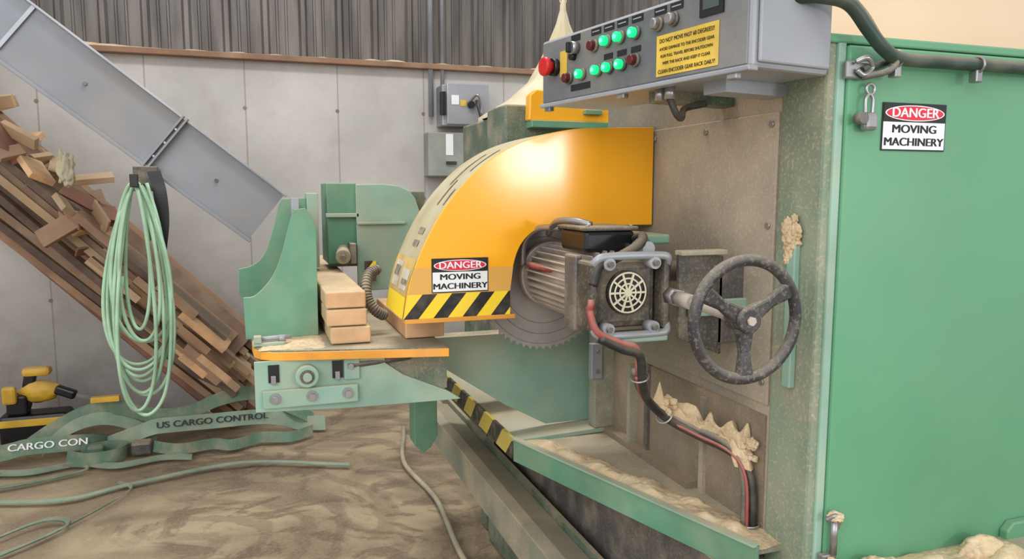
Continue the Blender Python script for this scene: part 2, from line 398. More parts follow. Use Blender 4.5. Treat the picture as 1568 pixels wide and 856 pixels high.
# ------------------------------------------------------------ floor straps, tools
e=empty('ratchet_cargo_strap')
LB=Vector((0,.447,.894))
def facing(nm,pts,w,m,s=None,loc=None,size=.06,col=None,rz=0):
    ribbon(nm,pts,w,m,e,LB)
    if s: text(nm+'_print',s,(loc[0],loc[1]-.010,loc[2]+.005),size,col,e,rot=(1.107,0,rz),sx=1.2,ext=.0005,bold=.0015)
facing('strap_printed',[(-.80,4.46,.03),(-.68,4.41,.08),(-.56,4.40,.12),(-.48,4.40,.125),(-.25,4.40,.125),(-.02,4.40,.125),(.10,4.42,.10),(.22,4.47,.045),(.36,4.44,.04)],.085,strap_p,"US CARGO CONTROL",(-.25,4.40,.125),.048,txtblack)
facing('strap_front_left',[(-1.5,4.34,.05),(-1.25,4.36,.07),(-1.15,4.37,.085),(-.95,4.37,.085),(-.85,4.40,.07),(-.78,4.48,.03)],.085,strap,"CARGO CON",(-1.05,4.37,.085),.05,white)
facing('strap_arc_a',[(-1.2,4.5,.04),(-1.08,4.5,.12),(-.92,4.5,.20),(-.75,4.48,.23),(-.58,4.48,.17),(-.40,4.48,.16),(-.2,4.48,.23),(-.02,4.48,.24),(.16,4.46,.15),(.3,4.5,.05)],.08,strap)
facing('strap_arc_b',[(-1.1,4.44,.04),(-.95,4.45,.15),(-.8,4.45,.18),(-.65,4.46,.12),(-.55,4.46,.04)],.07,strap_p)
ribbon('strap_curl_a',[(-.95,4.28,.04),(-.85,4.2,.04),(-.72,4.22,.04),(-.68,4.32,.04),(-.78,4.38,.04),(-.9,4.34,.04)],.07,strap,e,(.1,.3,1))
ribbon('strap_curl_b',[(-.55,4.33,.035),(-.42,4.24,.035),(-.25,4.27,.035),(-.15,4.22,.035),(.0,4.30,.035),(.15,4.26,.035),(.28,4.34,.035)],.06,strap,e,(.1,.5,1))
ribbon('strap_flat',[(-1.35,4.26,.012),(-1.1,4.18,.014),(-.9,4.24,.012),(-.7,4.14,.014),(-.5,4.20,.012),(-.35,4.16,.012)],.06,strap_p,e,(0,1,.1))
box('ratchet',-.66,-.56,4.30,4.38,.0,.07,steel_dk,e,.012)
box('ratchet_b',-.86,-.78,4.27,4.33,.0,.08,strap,e,.012)
e=empty('floor_strap_loose')
ribbon('run_a',[(-1.5,4.1,.01),(-1.2,4.0,.012),(-.85,4.12,.012),(-.92,4.22,.012),(-1.2,4.2,.012),(-1.45,4.18,.01)],.028,strap,e,(0,1,.1))
ribbon('run_b',[(-1.5,3.95,.01),(-.9,3.75,.012),(-.6,3.85,.012),(-.1,3.98,.012),(.42,3.78,.01)],.030,strap_p,e,(0,1,.1))
ribbon('run_c',[(-1.25,3.1,.01),(-.9,3.3,.012),(-.6,3.75,.012),(-.66,3.9,.01)],.03,strap,e,(.4,1,.1))
ribbon('run_d',[(-1.2,3.2,.01),(-.9,3.5,.02),(-.78,3.42,.02),(-1.0,3.2,.01)],.03,strap,e,(.4,1,.1))
e=empty('cordless_reciprocating_saw')
box('carry_case',-1.36,-1.02,4.68,4.84,0,.17,blackp,e,.02)
box('case_band',-1.37,-1.01,4.672,4.68,.11,.15,tooly,e,.003)
blob('body',(-1.16,4.74,.29),.085,tooly,e,(1.25,.6,.7),.2,3)
beam('handle',(-1.24,4.74,.20),(-1.20,4.74,.40),.04,.06,blackp,e,.012)
box('battery',-1.32,-1.22,4.69,4.79,.17,.28,blackp,e,.012)
beam('nose',(-1.08,4.72,.30),(-.98,4.70,.26),.05,.05,blackp,e,.012)
beam('blade',(-.98,4.70,.26),(-.86,4.69,.23),.003,.02,steel,e)
box('yellow_cap',-1.24,-1.10,4.70,4.78,.38,.43,tooly,e,.02)
box('yellow_grip',-1.33,-1.26,4.66,4.70,.24,.34,tooly,e,.015)
e=empty('spirit_level')
box('level_body',-.86,-.72,4.44,4.48,.27,.30,tooly,e,.003)

# ------------------------------------------------------------ electrics on the wall
e=empty('electrical_disconnect_box')
box('enclosure',1.21,1.52,4.93,5.1,1.83,2.10,grey,e,.008)
box('door',1.24,1.53,4.915,4.93,1.84,2.11,boxgrey,e,.006)
box('handle_plate',1.20,1.23,4.90,4.96,1.9,2.05,blackp,e,.004)
box('label',1.27,1.32,4.912,4.915,1.97,2.03,white,e); box('label_b',1.33,1.37,4.912,4.915,1.96,2.0,ylab,e)
cyl('switch_knob',(1.40,4.915,1.97),(1.40,4.88,1.97),.022,blackp,e)
cyl('conduit',(1.165,5.06,1.9),(1.165,5.06,4.5),.017,boxgrey,e,seg=16)
cyl('conduit_thin',(1.245,5.06,2.1),(1.245,5.06,4.5),.013,boxgrey,e,seg=16)
tube('cable',[(1.44,4.9,2.0),(1.45,4.87,1.93),(1.47,4.86,1.86),(1.53,4.87,1.79),(1.58,4.92,1.77)],.012,black,e)
tube('cable_b',[(1.38,4.9,1.98),(1.43,4.85,2.03),(1.46,4.86,1.95),(1.45,4.87,1.85)],.009,steel,e)
e=empty('junction_cabinet')
box('enclosure',1.12,1.46,4.96,5.1,1.50,1.79,mat('cabinet_grey',S(146,152,146),.5,.1,.2,.3),e,.006)
box('label',1.24,1.29,4.957,4.96,1.64,1.78,white,e)
box('lower_latch',1.24,1.31,4.94,4.96,1.58,1.60,black,e,.003)

# ------------------------------------------------------------ second machine + dust shroud
e=empty('background_saw_unit')
box('body',.985,1.9,2.8,3.6,0,1.715,green_dark,e,.01)
box('head_green',.77,1.20,2.30,2.5,1.45,1.675,green_dark,e,.006)
box('post',.86,1.0,2.42,2.8,0,1.5,green_dark,e,.006)
prism('orange_guard',[(.835,1.622),(.838,1.70),(.86,1.718),(1.24,1.70),(1.24,1.622)],'y',2.26,2.30,yellow,e,.004)
box('green_lip',.84,1.24,2.245,2.30,1.60,1.622,green,e,.002)
box('green_tab',1.02,1.08,2.24,2.26,1.645,1.66,green,e,.002)
e=empty('dust_shroud')
lathe('canvas_cone',(1.342,3.2),[(.004,2.25),(.012,2.235),(.014,2.2),(.03,2.14),(.055,2.08),(.095,1.99),(.15,1.89),(.24,1.81),(.32,1.765),(.37,1.735),(.372,1.716)],fabric,e,72,lambda a,k:1+.05*math.sin(a*7+k*.3)+.03*math.sin(a*13))
ring('peak_ring',(1.342,3.2,2.24),(0,1,0),.014,.004,fabric,e,16,6)

# ------------------------------------------------------------ main cabinet
e=empty('saw_machine_cabinet')
XF=.86
box('body',XF+.02,3.2,.985,1.75,0,1.63,green_door,e,.004)
box('side_face',XF,XF+.02,1.07,1.75,.0,1.62,tan_panel,e)
box('corner_column',XF-.006,XF+.03,.972,1.08,0,1.635,column,e,.006)
box('access_panel',XF-.006,XF,1.085,1.6,1.02,1.535,tan_panel,e,.002)
for (y,z) in ((1.10,1.515),(1.10,1.34),(1.10,1.06),(1.3,1.515),(1.5,1.515)): cyl('panel_screw',(XF-.01,y,z),(XF-.004,y,z),.006,steel,e,seg=10)
box('lower_skin',XF-.004,XF,1.09,1.74,.0,1.0,lowpanel,e)
box('seam_strip',XF-.012,XF,1.27,1.285,.72,.985,tan_panel,e)
box('seam_strip_b',XF-.012,XF,1.50,1.515,.72,1.0,steel_dk,e)
box('top_cap',XF-.01,3.2,.965,1.76,1.628,1.642,green_door,e,.003)
box('door_sheet',.885,3.2,.962,.985,.0,1.626,green_door,e,.004)
box('door_edge_strip',.868,.884,.966,.985,0,1.63,green_pale,e,.003)
box('green_bar',XF-.018,XF-.006,1.015,1.035,1.07,1.32,green_pale,e,.002)
for dx,dy,dz,r in ((0,0,0,.017),(-.004,.006,.018,.012),(0,-.008,.012,.012),(0,.002,-.018,.013),(0,.008,-.034,.009),(0,-.004,.032,.007)): blob('bar_dust',(.846+dx,1.028+dy,1.322+dz),r,sawdust,e,(.6,1,1.2),.5,4,3)
prism('lower_hatch',[(1.285,.5),(1.285,.78),(1.30,.795),(1.9,.80),(1.9,.5)],'y',.945,.962,green_door,e,.003)
cyl('hatch_bolt',(1.30,.94,.75),(1.30,.95,.75),.006,green_pale,e,seg=8)
box('base_ledge',.87,3.0,.86,.965,.70,.765,green_dark,e,.004)
sign('danger_sign',.955,1.088,1.465,1.541,.961)
e=empty('sawdust_drift')
drift('ledge_drift',(.895,.865,.764),(1.28,.865,.764),(0,.095,0),.034,sawdust,e,160,24,13,.12,3.3)
for (x,r) in ((.925,.014),(.94,.022),(.965,.028),(.99,.022),(1.01,.014),(1.165,.014),(1.18,.022),(1.20,.031),(1.222,.02),(1.24,.012)):
    blob('heap',(x,.925,.766),r,sawdust,e,(1.2,.9,.95),.3,4,2,base=.764)
e=empty('beige_dust_hopper')
prism('front_panel',[(.93,1.655),(3.2,1.655),(3.2,3.2),(.90,3.2)],'y',1.18,1.22,beige,e,.004)
box('side_panel',.95,.99,1.22,1.45,1.655,3.2,beige,e)
box('base_flange',.93,3.2,1.165,1.24,1.6425,1.656,green_pale,e)
e=empty('sawdust_drift')
drift('cabinet_top_dust',(.93,1.07,1.643),(3.1,1.07,1.643),(0,.09,0),.03,sawdust,e,260,10,5,.5)

e=empty('padlock_latch')
box('hasp_plate',.872,.918,.952,.962,1.573,1.600,steel,e,.003)
tube('chain_link',[(.885,.948,1.597),(.90,.94,1.603),(.915,.945,1.59),(.90,.945,1.578),(.888,.948,1.585)],.004,steel,e)
cyl('latch_rod',(.900,.95,1.585),(.945,.948,1.60),.006,hose_m,e,seg=12)
ring('shackle_eye',(.918,.95,1.558),(0,1,0),.008,.0025,steel,e,20,8)
tube('shackle',[(.910,.95,1.52),(.910,.95,1.542),(.917,.95,1.550),(.924,.95,1.542),(.924,.95,1.52)],.0028,steel,e)
box('lock_body',.905,.930,.94,.958,1.494,1.522,steel,e,.006)
cyl('knob',(.895,.95,1.512),(.895,.935,1.512),.009,steel_dk,e)
e=empty('door_hinge_pin')
cyl('rod',(.892,.95,.80),(.892,.95,.865),.006,steel,e); tube('clip',[(.875,.95,.862),(.885,.94,.872),(.897,.945,.86),(.898,.95,.845)],.004,steel,e)
blob('dust',(.89,.945,.868),.012,sawdust,e,amp=.5); box('plate',.872,.90,.95,.962,.78,.80,steel,e,.002)
blob('dust_low',(.885,.94,.79),.013,sawdust,e,amp=.5)

e=empty('flexible_conduit')
tube('hose',[(.70,1.0,1.74),(.755,.955,1.69),(.80,.93,1.683),(.845,.925,1.675),(.885,.925,1.64),(.915,.925,1.615),(.955,.93,1.603),(1.05,.935,1.603),(1.25,.94,1.604),(1.8,.94,1.60)],.0105,hose_m,e,10,seg=14)
tube('thin_hose',[(.76,.95,1.70),(.82,.93,1.70),(.87,.925,1.668),(.90,.92,1.63),(.94,.925,1.60),(.93,.93,1.583),(.90,.95,1.575)],.005,steel_dk,e,8)
for (x,z) in ((.952,1.603),(1.12,1.603)): ring('clamp',(x,.935,z),(1,0,0),.012,.0025,steel,e,24,6)
box('clamp_tab',.945,.958,.93,.945,1.575,1.595,steel,e,.002); box('clamp_tab_b',1.113,1.127,.93,.945,1.575,1.595,steel,e,.002)
cyl('fitting',(.735,.965,1.70),(.757,.953,1.688),.014,steel,e)

# ------------------------------------------------------------ control box
e=empty('control_panel_box')
O=Vector((.686,.935,1.577)); L=Vector((-.1736,.985,0)); T=Vector((.985,.1736,0)); Z=Vector((0,0,1)); LEN=.580; H=.132
obox('enclosure',O,L*LEN,T*.165,Z*H,boxgrey,e,.006)
obox('face_plate',O-T*.002+L*.008+Z*.006,L*(LEN-.016),T*.003,Z*(H-.012),facegrey,e,.001)
obox('bottom_lip',O-T*.006-Z*.004,L*LEN,T*.02,Z*.008,boxgrey,e,.002)
obox('right_door',O-L*.006+T*.01+Z*.008,L*.006,T*.15,Z*(H+.03),boxgrey,e,.003)
def fp(s,h,o=0): return O+L*s+Z*h-T*(.0025+o)
def plate(name,s0,s1,h0,h1,m,o=.001): obox(name,fp(s0,h0,o),L*(s1-s0),T*o,Z*(h1-h0),m,e)
def lamp(s,h,m,core=None,r=.0088):
    cyl('lamp_bezel',fp(s,h),fp(s,h,.006),r*1.3,steel_dk,e,seg=20)
    cyl('lamp_lens',fp(s,h,.005),fp(s,h,.016),r,m,e,seg=20,bevel=.002)
    if core: cyl('lamp_core',fp(s,h,.0155),fp(s,h,.017),r*.45,core,e,seg=16)
for s in (.262,.305,.345): lamp(s,.094,gl,glc)
lamp(.385,.092,rl)
for s in (.299,.337,.372,.425): lamp(s,.046,gl,glc)
lamp(.262,.048,rl); lamp(.470,.044,rl)
lamp(.165,.098,steel); lamp(.203,.097,steel)
for s0 in (.145,.185,.245,.287,.327,.367,.435): plate('tag',s0,s0+.03,.112,.124,lens)
for s0 in (.25,.29,.33): plate('tag_low',s0,s0+.026,.062,.072,lens)
plate('tag_under',.40,.465,.018,.030,lens)
for s0 in (.145,.185,.245,.287,.327,.367): plate('tag_text',s0+.004,s0+.026,.117,.119,boxgrey,.0016)
plate('warning_label',.064,.207,.012,.078,ylab)
plate('estop_tag',.480,.505,.05,.10,ylab)
cyl('estop_base',fp(.522,.072),fp(.522,.072,.012),.017,blackp,e); cyl('estop_stem',fp(.522,.072,.01),fp(.522,.072,.022),.011,redb,e)
cyl('estop_cap',fp(.522,.072,.020),fp(.522,.072,.032),.019,redb,e,bevel=.004)
cyl('key_switch',fp(.447,.098),fp(.447,.098,.016),.012,steel,e); obox('key_knob',fp(.443,.088,.024),L*.008,T*.012,Z*.02,blackp,e,.002)
cyl('key_switch_b',fp(.455,.083),fp(.455,.083,.01),.007,blackp,e)
plate('display_frame',.055,.105,.088,.128,blackp,.003); plate('display',.063,.097,.098,.120,flat('lcd',S(70,84,78),.2),.004)
Mx=Matrix((( -L.x,0,-T.x,0),(-L.y,0,-T.y,0),(0,1,0,0),(0,0,0,1)))
def ptext(s,h,st,size,m,sx=1,b=0):
    c=bpy.data.curves.new('lettering','FONT'); c.body=st; c.size=size; c.extrude=.0002; c.align_x='CENTER'; c.align_y='CENTER'
    ob=bpy.data.objects.new('lettering',c); C.objects.link(ob); c.materials.append(m)
    M=Mx.copy(); M.translation=fp(s,h,.0018); ob.matrix_world=M@Matrix.Diagonal((sx,1,1,1)); ob.parent=e
ptext(.1355,.068,"DO NOT MOVE PAST 60 DEGREES!!",.0092,txtblack,.88)
for i,t_ in enumerate(("AVOID DAMAGE TO THE ENCODER GEAR","RUN FULL TRAVEL BEFORE SHUTDOWN","WIPE THE RACK AND KEEP IT CLEAR")): ptext(.1355,.055-.0115*i,t_,.0070,txtblack,.95)
ptext(.1355,.019,"CLEAN ENCODER GEAR RACK DAILY!",.0088,txtblack,.88)
for s in (.21,.235): cyl('gland',O+L*s+T*.03-Z*.022,O+L*s+T*.03,.009,steel,e,seg=16)
tube('drop_cable',[O+L*.21+T*.03-Z*.02,O+L*.205+T*.04-Z*.045,O+L*.225+T*.07-Z*.05,O+L*.25+T*.1-Z*.03,O+L*.24+T*.14-Z*.02],.006,black,e)
for s in (.03,.30,.55): obox('mount_tab',O+L*s-Z*.012+T*.0,L*.02,T*.012,Z*.012,steel,e,.002)
obox('support_arm',O+L*.10+T*.05-Z*.02,L*.05,T*.14,Z*.02,grey,e)
obox('support_arm_b',O+L*.25+T*.05-Z*.02,L*.04,T*.22,Z*.02,green_dark,e)

# ------------------------------------------------------------ saw guard hood
e=empty('saw_blade_guard')
YF,YB=1.5,1.705
outer=[Vector((x,0,z)) for x,z in ((.282,1.140),(.294,1.206),(.318,1.272),(.358,1.348),(.410,1.414),(.470,1.466),(.545,1.505),(.643,1.530),(.74,1.537),(.85,1.541))]
outer=catmull(outer,6)
inner=catmull([Vector((x,0,z)) for x,z in ((.605,1.326),(.565,1.315),(.535,1.285),(.519,1.240),(.512,1.190))],6)
O2=[(p.x,p.z) for p in outer]+[(.85,1.325)]+[(p.x,p.z) for p in inner]+[(.512,1.140)]
prism('front_plate',O2,'y',YF,YF+.004,yellow,e,.0015)
prism('back_plate',O2,'y',YB-.004,YB,yellow,e,.001)
v=[];f=[]
for p in outer: v+=[(p.x,YF+.002,p.z),(p.x,YB,p.z)]
for i in range(len(outer)-1): f.append((2*i,2*i+1,2*i+3,2*i+2))
mesh('rim_skin',v,f,rimdust,e,0,True)
def rimpatch(i0,i1,y0,y1,m,nm='rim_label',lift=.0012):
    v=[];f=[]
    for p,q in [(outer[i],outer[min(i+1,len(outer)-1)]) for i in range(i0,i1+1)]:
        t=(q-p).normalized(); nn=Vector((-t.z,0,t.x)); pp=p+nn*lift
        v+=[(pp.x,y0,pp.z),(pp.x,y1,pp.z)]
    for i in range(i1-i0): f.append((2*i,2*i+1,2*i+3,2*i+2))
    mesh(nm,v,f,m,e)
inkf=mat('faded_ink',S(112,104,90),.6,0,.7,.2,60,.4,dustcol=S(170,158,132)); wl=mat('rim_white_label',S(206,198,180),.5,0,.3,.2,30)
yrim=mat('rim_yellow',S(206,170,80),.5,0,.6,.2,14,.2)
rimpatch(0,4,YF+.004,YB-.01,hz1,'rim_hazard')
rimpatch(4,11,YF+.004,YB-.004,yrim,'rim_paint',.0006)
rimpatch(5,9,YF+.02,YF+.09,wl); rimpatch(6,7,YF+.025,YF+.08,inkf,lift=.002)
rimpatch(5,10,YF+.11,YF+.18,wl); rimpatch(7,9,YF+.12,YF+.17,inkf,lift=.002)
for a in (13,15): rimpatch(a,a+1,YF+.05,YF+.10,inkf)
rimpatch(20,23,YF+.02,YF+.03,inkf);rimpatch(20,25,YF+.07,YF+.08,inkf);rimpatch(27,33,YF+.04,YF+.05,inkf);rimpatch(24,32,YF+.10,YF+.11,inkf)
prism('hazard_band',[(.283,1.140),(.2925,1.190),(.512,1.190),(.512,1.140)],'y',YF-.001,YF,hz1,e)
prism('faded_panel',[(.2925,1.190),(.306,1.245),(.519,1.242),(.512,1.190)],'y',YF-.0006,YF,mat('hood_faded',S(248,186,84),.4,0,.12,.1,4),e)
box('bottom_wear_strip',.285,.522,YF-.006,YF+.03,1.131,1.140,orange,e,.001)
sign('danger_sign',.342,.463,1.192,1.263,YF-.001)

# saw blade with teeth
e=empty('circular_saw_blade')
bc=(.630,1.197); R=.163; N=60; pts=[]
for i in range(N):
    a=2*math.pi*i/N
    for da,rr in ((0,R),(.012,R-.006),(.05,R-.008),(.085,R-.002)): pts.append((bc[0]+rr*math.cos(a+da),bc[1]+rr*math.sin(a+da)))
prism('disc',pts,'y',1.60,1.603,blade_m,e)
for rr in (.148,.125,.10): ring('grind_line',(bc[0],1.5997,bc[1]),(0,1,0),rr,.0006,steel_dk,e,72,6)
cyl('arbor_flange',(bc[0],1.593,bc[1]),(bc[0],1.615,bc[1]),.05,steel_dk,e)
cyl('arbor_nut',(bc[0],1.615,bc[1]),(bc[0],1.64,bc[1]),.018,steel,e,seg=6)

# motor
e=empty('saw_motor')
mx,mz=.632,1.215
cyl('stator',(mx,1.26,mz),(mx,1.56,mz),.060,motor_m,e)
for i in range(30):
    a=2*math.pi*i/30; dr=Vector((math.cos(a),0,math.sin(a))); sd=Vector((-math.sin(a),0,math.cos(a)))
    c=Vector((mx,1.27,mz)); obox('fin_%d'%i,c+dr*.058-sd*.0015,Vector((0,.27,0)),dr*.016,sd*.003,motor_m,e)
cyl('drive_flange',(mx,1.555,mz),(mx,1.575,mz),.074,motor_m,e,bevel=.003)
cyl('drive_neck',(mx,1.575,mz),(mx,1.592,mz),.045,steel_dk,e)
cyl('end_bell',(mx,1.232,mz),(mx,1.262,mz),.066,steel_dk,e,bevel=.004)
obox('fan_housing',(mx-.062,1.205,mz-.062),(.124,0,0),(0,.05,0),(0,0,.124),plate_dk,e,.014)
cyl('grille_back',(mx,1.198,mz+.004),(mx,1.206,mz+.004),.040,blackp,e)
for rr in (.036,.026,.016): ring('grille_ring',(mx,1.196,mz+.004),(0,1,0),rr,.0018,cream,e,32,6)
cyl('grille_hub',(mx,1.193,mz+.004),(mx,1.199,mz+.004),.007,cream,e,seg=16)
for i in range(10):
    a=2*math.pi*i/10; beam('grille_spoke',(mx,1.196,mz+.004),(mx+.037*math.cos(a),1.196,mz+.004+.037*math.sin(a)),.0035,.003,cream,e,up=(0,1,0))
for s in (-1,1):
    tube('frame_bar',[(mx-.072,1.20,mz+s*.045),(mx-.066,1.185,mz+s*.066),(mx-.04,1.185,mz+s*.071),(mx+.05,1.185,mz+s*.071),(mx+.074,1.185,mz+s*.066),(mx+.08,1.20,mz+s*.045)],.0075,grey,e,6)
    for dx in (-.045,.045):
        cyl('frame_ear',(mx+dx,1.178,mz+s*.058),(mx+dx,1.205,mz+s*.058),.011,grey,e,seg=16)
        cyl('ear_bolt',(mx+dx,1.172,mz+s*.058),(mx+dx,1.180,mz+s*.058),.006,steel_dk,e,seg=6)
box('frame_left',mx-.080,mx-.062,1.185,1.25,mz-.062,mz+.062,plate_dk,e,.006)
box('frame_right',mx+.066,mx+.082,1.185,1.25,mz-.066,mz+.066,plate_dk,e,.006)
box('lower_plate',mx-.02,mx+.075,1.18,1.25,mz-.085,mz-.074,green_dusty,e,.003)
box('frame_back',mx-.085,mx-.07,1.24,1.29,mz-.07,mz+.07,steel_dk,e,.004)
box('terminal_box',.585,.69,1.28,1.40,1.285,1.326,blackp,e,.008)
box('terminal_lid',.58,.695,1.275,1.405,1.326,1.334,plate_dk,e,.003)
for x in (.592,.683): cyl('lid_screw',(x,1.285,1.334),(x,1.285,1.337),.004,steel,e,seg=8)
ring('elbow_gland',(.675,1.225,1.300),(0,1,0),.012,.006,steel_dk,e,20,8)
cyl('cable_gland',(.672,1.24,1.297),(.675,1.20,1.297),.013,grey,e,seg=16)
tube('elbow_conduit',[(.685,1.27,1.31),(.675,1.225,1.318),(.655,1.20,1.305),(.61,1.19,1.285),(.572,1.19,1.27),(.560,1.19,1.235)],.009,black,e)
box('green_tab',.70,.755,1.26,1.40,1.30,1.318,green,e,.004)
tube('metal_conduit',[(.60,1.50,1.31),(.585,1.42,1.338),(.60,1.36,1.342),(.62,1.33,1.335)],.007,steel,e)
tube('metal_conduit_b',[(.555,1.54,1.24),(.555,1.53,1.29),(.575,1.50,1.32),(.60,1.44,1.325)],.007,steel,e)
cyl('gear_housing',(.71,1.28,mz+.03),(.78,1.28,mz+.03),.02,steel_dk,e)

e=empty('power_cable')
main=[(.555,1.50,1.245),(.595,1.35,1.231),(.560,1.20,1.21),(.553,1.185,1.19),(.563,1.175,1.155),(.606,1.175,1.134),(.640,1.175,1.120),(.655,1.19,1.07),(.690,1.23,1.02),(.745,1.25,.972),(.80,1.22,.94),(.830,1.15,.925),(.838,1.11,.89),(.838,1.10,.80),(.836,1.10,.66)]
tube('red_run',main[:9],.0065,redhose,e,8)
tube('black_run',[(p[0]+.004,p[1]-.004,p[2]-.012) for p in main[4:]],.008,black,e,8)
tube('grey_run',[(p[0]-.004,p[1]+.01,p[2]+.004) for p in main[7:]],.007,steel_dk,e,8)
tube('thin_red',[(p[0]-.008,p[1]-.004,p[2]-.006) for p in main[7:]],.003,redhose,e,8)
for i in (7,9,13): ring('tie',(main[i][0],main[i][1],main[i][2]-.006),Vector(main[i])-Vector(main[i-1]),.017,.002,steel,e,24,6)
# crusted sawdust lying on the cable run
cr=[(.715,1.245,1.002),(.745,1.25,.976),(.775,1.242,.958),(.805,1.21,.944),(.828,1.16,.934),(.836,1.118,.918),(.838,1.10,.895)]
drift('dust_crust',cr[0],cr[-1],(.024,.022,0),.055,sawdust,e,0,14,38,.2,4.2,path=cr)
drift('dust_crust_b',cr[0],cr[-1],(-.012,.03,0),.030,sawdust,e,0,14,46,.3,9.1,path=cr)
rr_=random.Random(3)
for (x,y,z,k) in ((.752,1.262,.978,.8),(.762,1.26,.985,.7),(.80,1.24,.955,.6),(.842,1.115,.935,.85),(.843,1.108,.915,.6)):
    for _ in range(5):
        blob('dust_clump',(x+rr_.uniform(-.006,.006),y+rr_.uniform(-.014,.014),z+rr_.uniform(-.010,.016)*k),rr_.uniform(.006,.012)*k,sawdust,e,(.9,1.2,1.1),.35,4,2.2)

# handwheel
e=empty('handwheel')
wx,wy,wz,wr=.670,.905,1.215,.087
ring('rim',(wx,wy,wz),(0,1,0),wr,.0088,wheel_m,e,64,14)
cyl('hub',(wx,wy-.012,wz),(wx,wy+.03,wz),.019,wheel_m,e,bevel=.003)
cyl('hub_bolt',(wx,wy-.016,wz),(wx,wy-.008,wz),.007,motor_m,e,seg=6)
for a in (150,30,270):
    a=math.radians(a); dv=Vector((math.cos(a),0,math.sin(a)))
    p0=Vector((wx,wy+.004,wz))+dv*.012; p1=Vector((wx,wy,wz))+dv*(wr-.003)
    sd=Vector((-dv.z,0,dv.x)); v=[]
    for p,w,h in ((p0,.014,.008),((p0+p1)/2,.0085,.006),(p1,.0135,.007)):
        for s1,s2 in ((-1,-1),(1,-1),(1,1),(-1,1)): v.append(p+sd*w*s1+Vector((0,h,0))*s2)
    f=[(0,1,2,3),(8,9,10,11)]+[(k*4+j,k*4+(j+1)%4,(k+1)*4+(j+1)%4,(k+1)*4+j) for k in (0,1) for j in range(4)]
    mesh('spoke',v,f,wheel_m,e,.004)
cyl('screw_shaft',(wx,wy+.03,wz),(.700,1.16,1.215),.009,motor_m,e)
cyl('shaft_collar',(.688,1.07,1.2155),(.693,1.12,1.2155),.013,motor_m,e)
cyl('shaft_collar_b',(.695,1.13,1.2155),(.697,1.16,1.2155),.016,steel,e,seg=6)
e=empty('motor_mount_bracket')
prism('plate',[(.716,1.295),(.81,1.283),(.81,1.10),(.72,1.135)],'y',1.165,1.175,plate_dk,e,.002)
box('arm',.80,.86,1.165,1.20,1.12,1.27,steel_dk,e,.003)
box('green_rail',.735,.858,1.155,1.163,1.175,1.205,green_pale,e,.003)
box('top_edge',.716,.812,1.155,1.18,1.286,1.295,beam_m,e,.002)

# ------------------------------------------------------------ infeed table
e=empty('infeed_table')
tt=[(-.012,2.3),(-.012,1.72),(-.008,1.655),(.006,1.625),(.03,1.607),(.07,1.596),(.385,1.53),(.385,2.3)]
prism('table_plate',tt,'z',1.050,1.068,orange,e,.001)
prism('table_skin',[(p[0]*.985+.002,p[1]+.003) for p in tt],'z',1.0675,1.0705,green_dark,e)
drift('dust_film',(.002,1.62,1.0700),(.14,1.60,1.0700),(0,.16,0),.006,sawdust,e,60,30,20,.4)
fpz=[(-.009,1.050),(-.009,.944),(.18,.936),(.348,.934),(.43,.934),(.40,.955),(.30,1.0),(.26,1.03),(.26,1.050)]
prism('front_plate',fpz,'y',1.605,1.613,green_pale,e,.001)
box('underframe',.0,.40,1.613,2.5,.96,1.045,green_dark,e)
box('bolt_bar',.006,.200,1.593,1.605,.952,.990,green_dusty,e,.002)
for x in (.03,.104,.178): 
    cyl('bolt_washer',(x,1.593,.973),(x,1.590,.973),.0115,steel,e,seg=20); cyl('bolt',(x,1.590,.973),(x,1.582,.973),.007,steel,e,seg=6)
cyl('bushing',(.095,1.605,1.016),(.095,1.585,1.016),.024,green_dusty,e,bevel=.003); cyl('bushing_bore',(.095,1.586,1.016),(.095,1.583,1.016),.015,steel_dk,e); cyl('bushing_pin',(.095,1.586,1.016),(.095,1.577,1.016),.009,green_pale,e)
for x in (.018,.148): box('slot',x,x+.022,1.602,1.606,1.005,1.042,blackp,e); box('slot_latch',x+.005,x+.015,1.595,1.604,1.002,1.02,steel,e,.001)
box('slot_plate',.172,.205,1.598,1.606,1.0,1.045,green_pale,e,.002); cyl('slot_pin',(.186,1.598,1.03),(.186,1.592,1.03),.006,steel,e,seg=12)
cyl('link_rod',(.18,1.60,1.03),(.33,1.62,1.035),.006,steel_dk,e)
prism('support_leg',[(.435,.96),(.505,.96),(.505,.665),(.485,.63),(.462,.615),(.435,.64)],'y',2.16,2.24,green,e,.003)
box('cross_tube',.385,.86,1.95,2.05,.93,1.0,green_dark,e)
box('clamp_base',-.01,.055,1.655,1.70,1.072,1.080,green_pale,e,.002)
cyl('clamp_arm',(-.005,1.665,1.087),(.07,1.675,1.087),.005,grey,e); cyl('clamp_knob',(.05,1.67,1.079),(.05,1.67,1.092),.008,grey,e); box('clamp_block',-.008,.008,1.65,1.67,1.08,1.095,green_pale,e,.002)

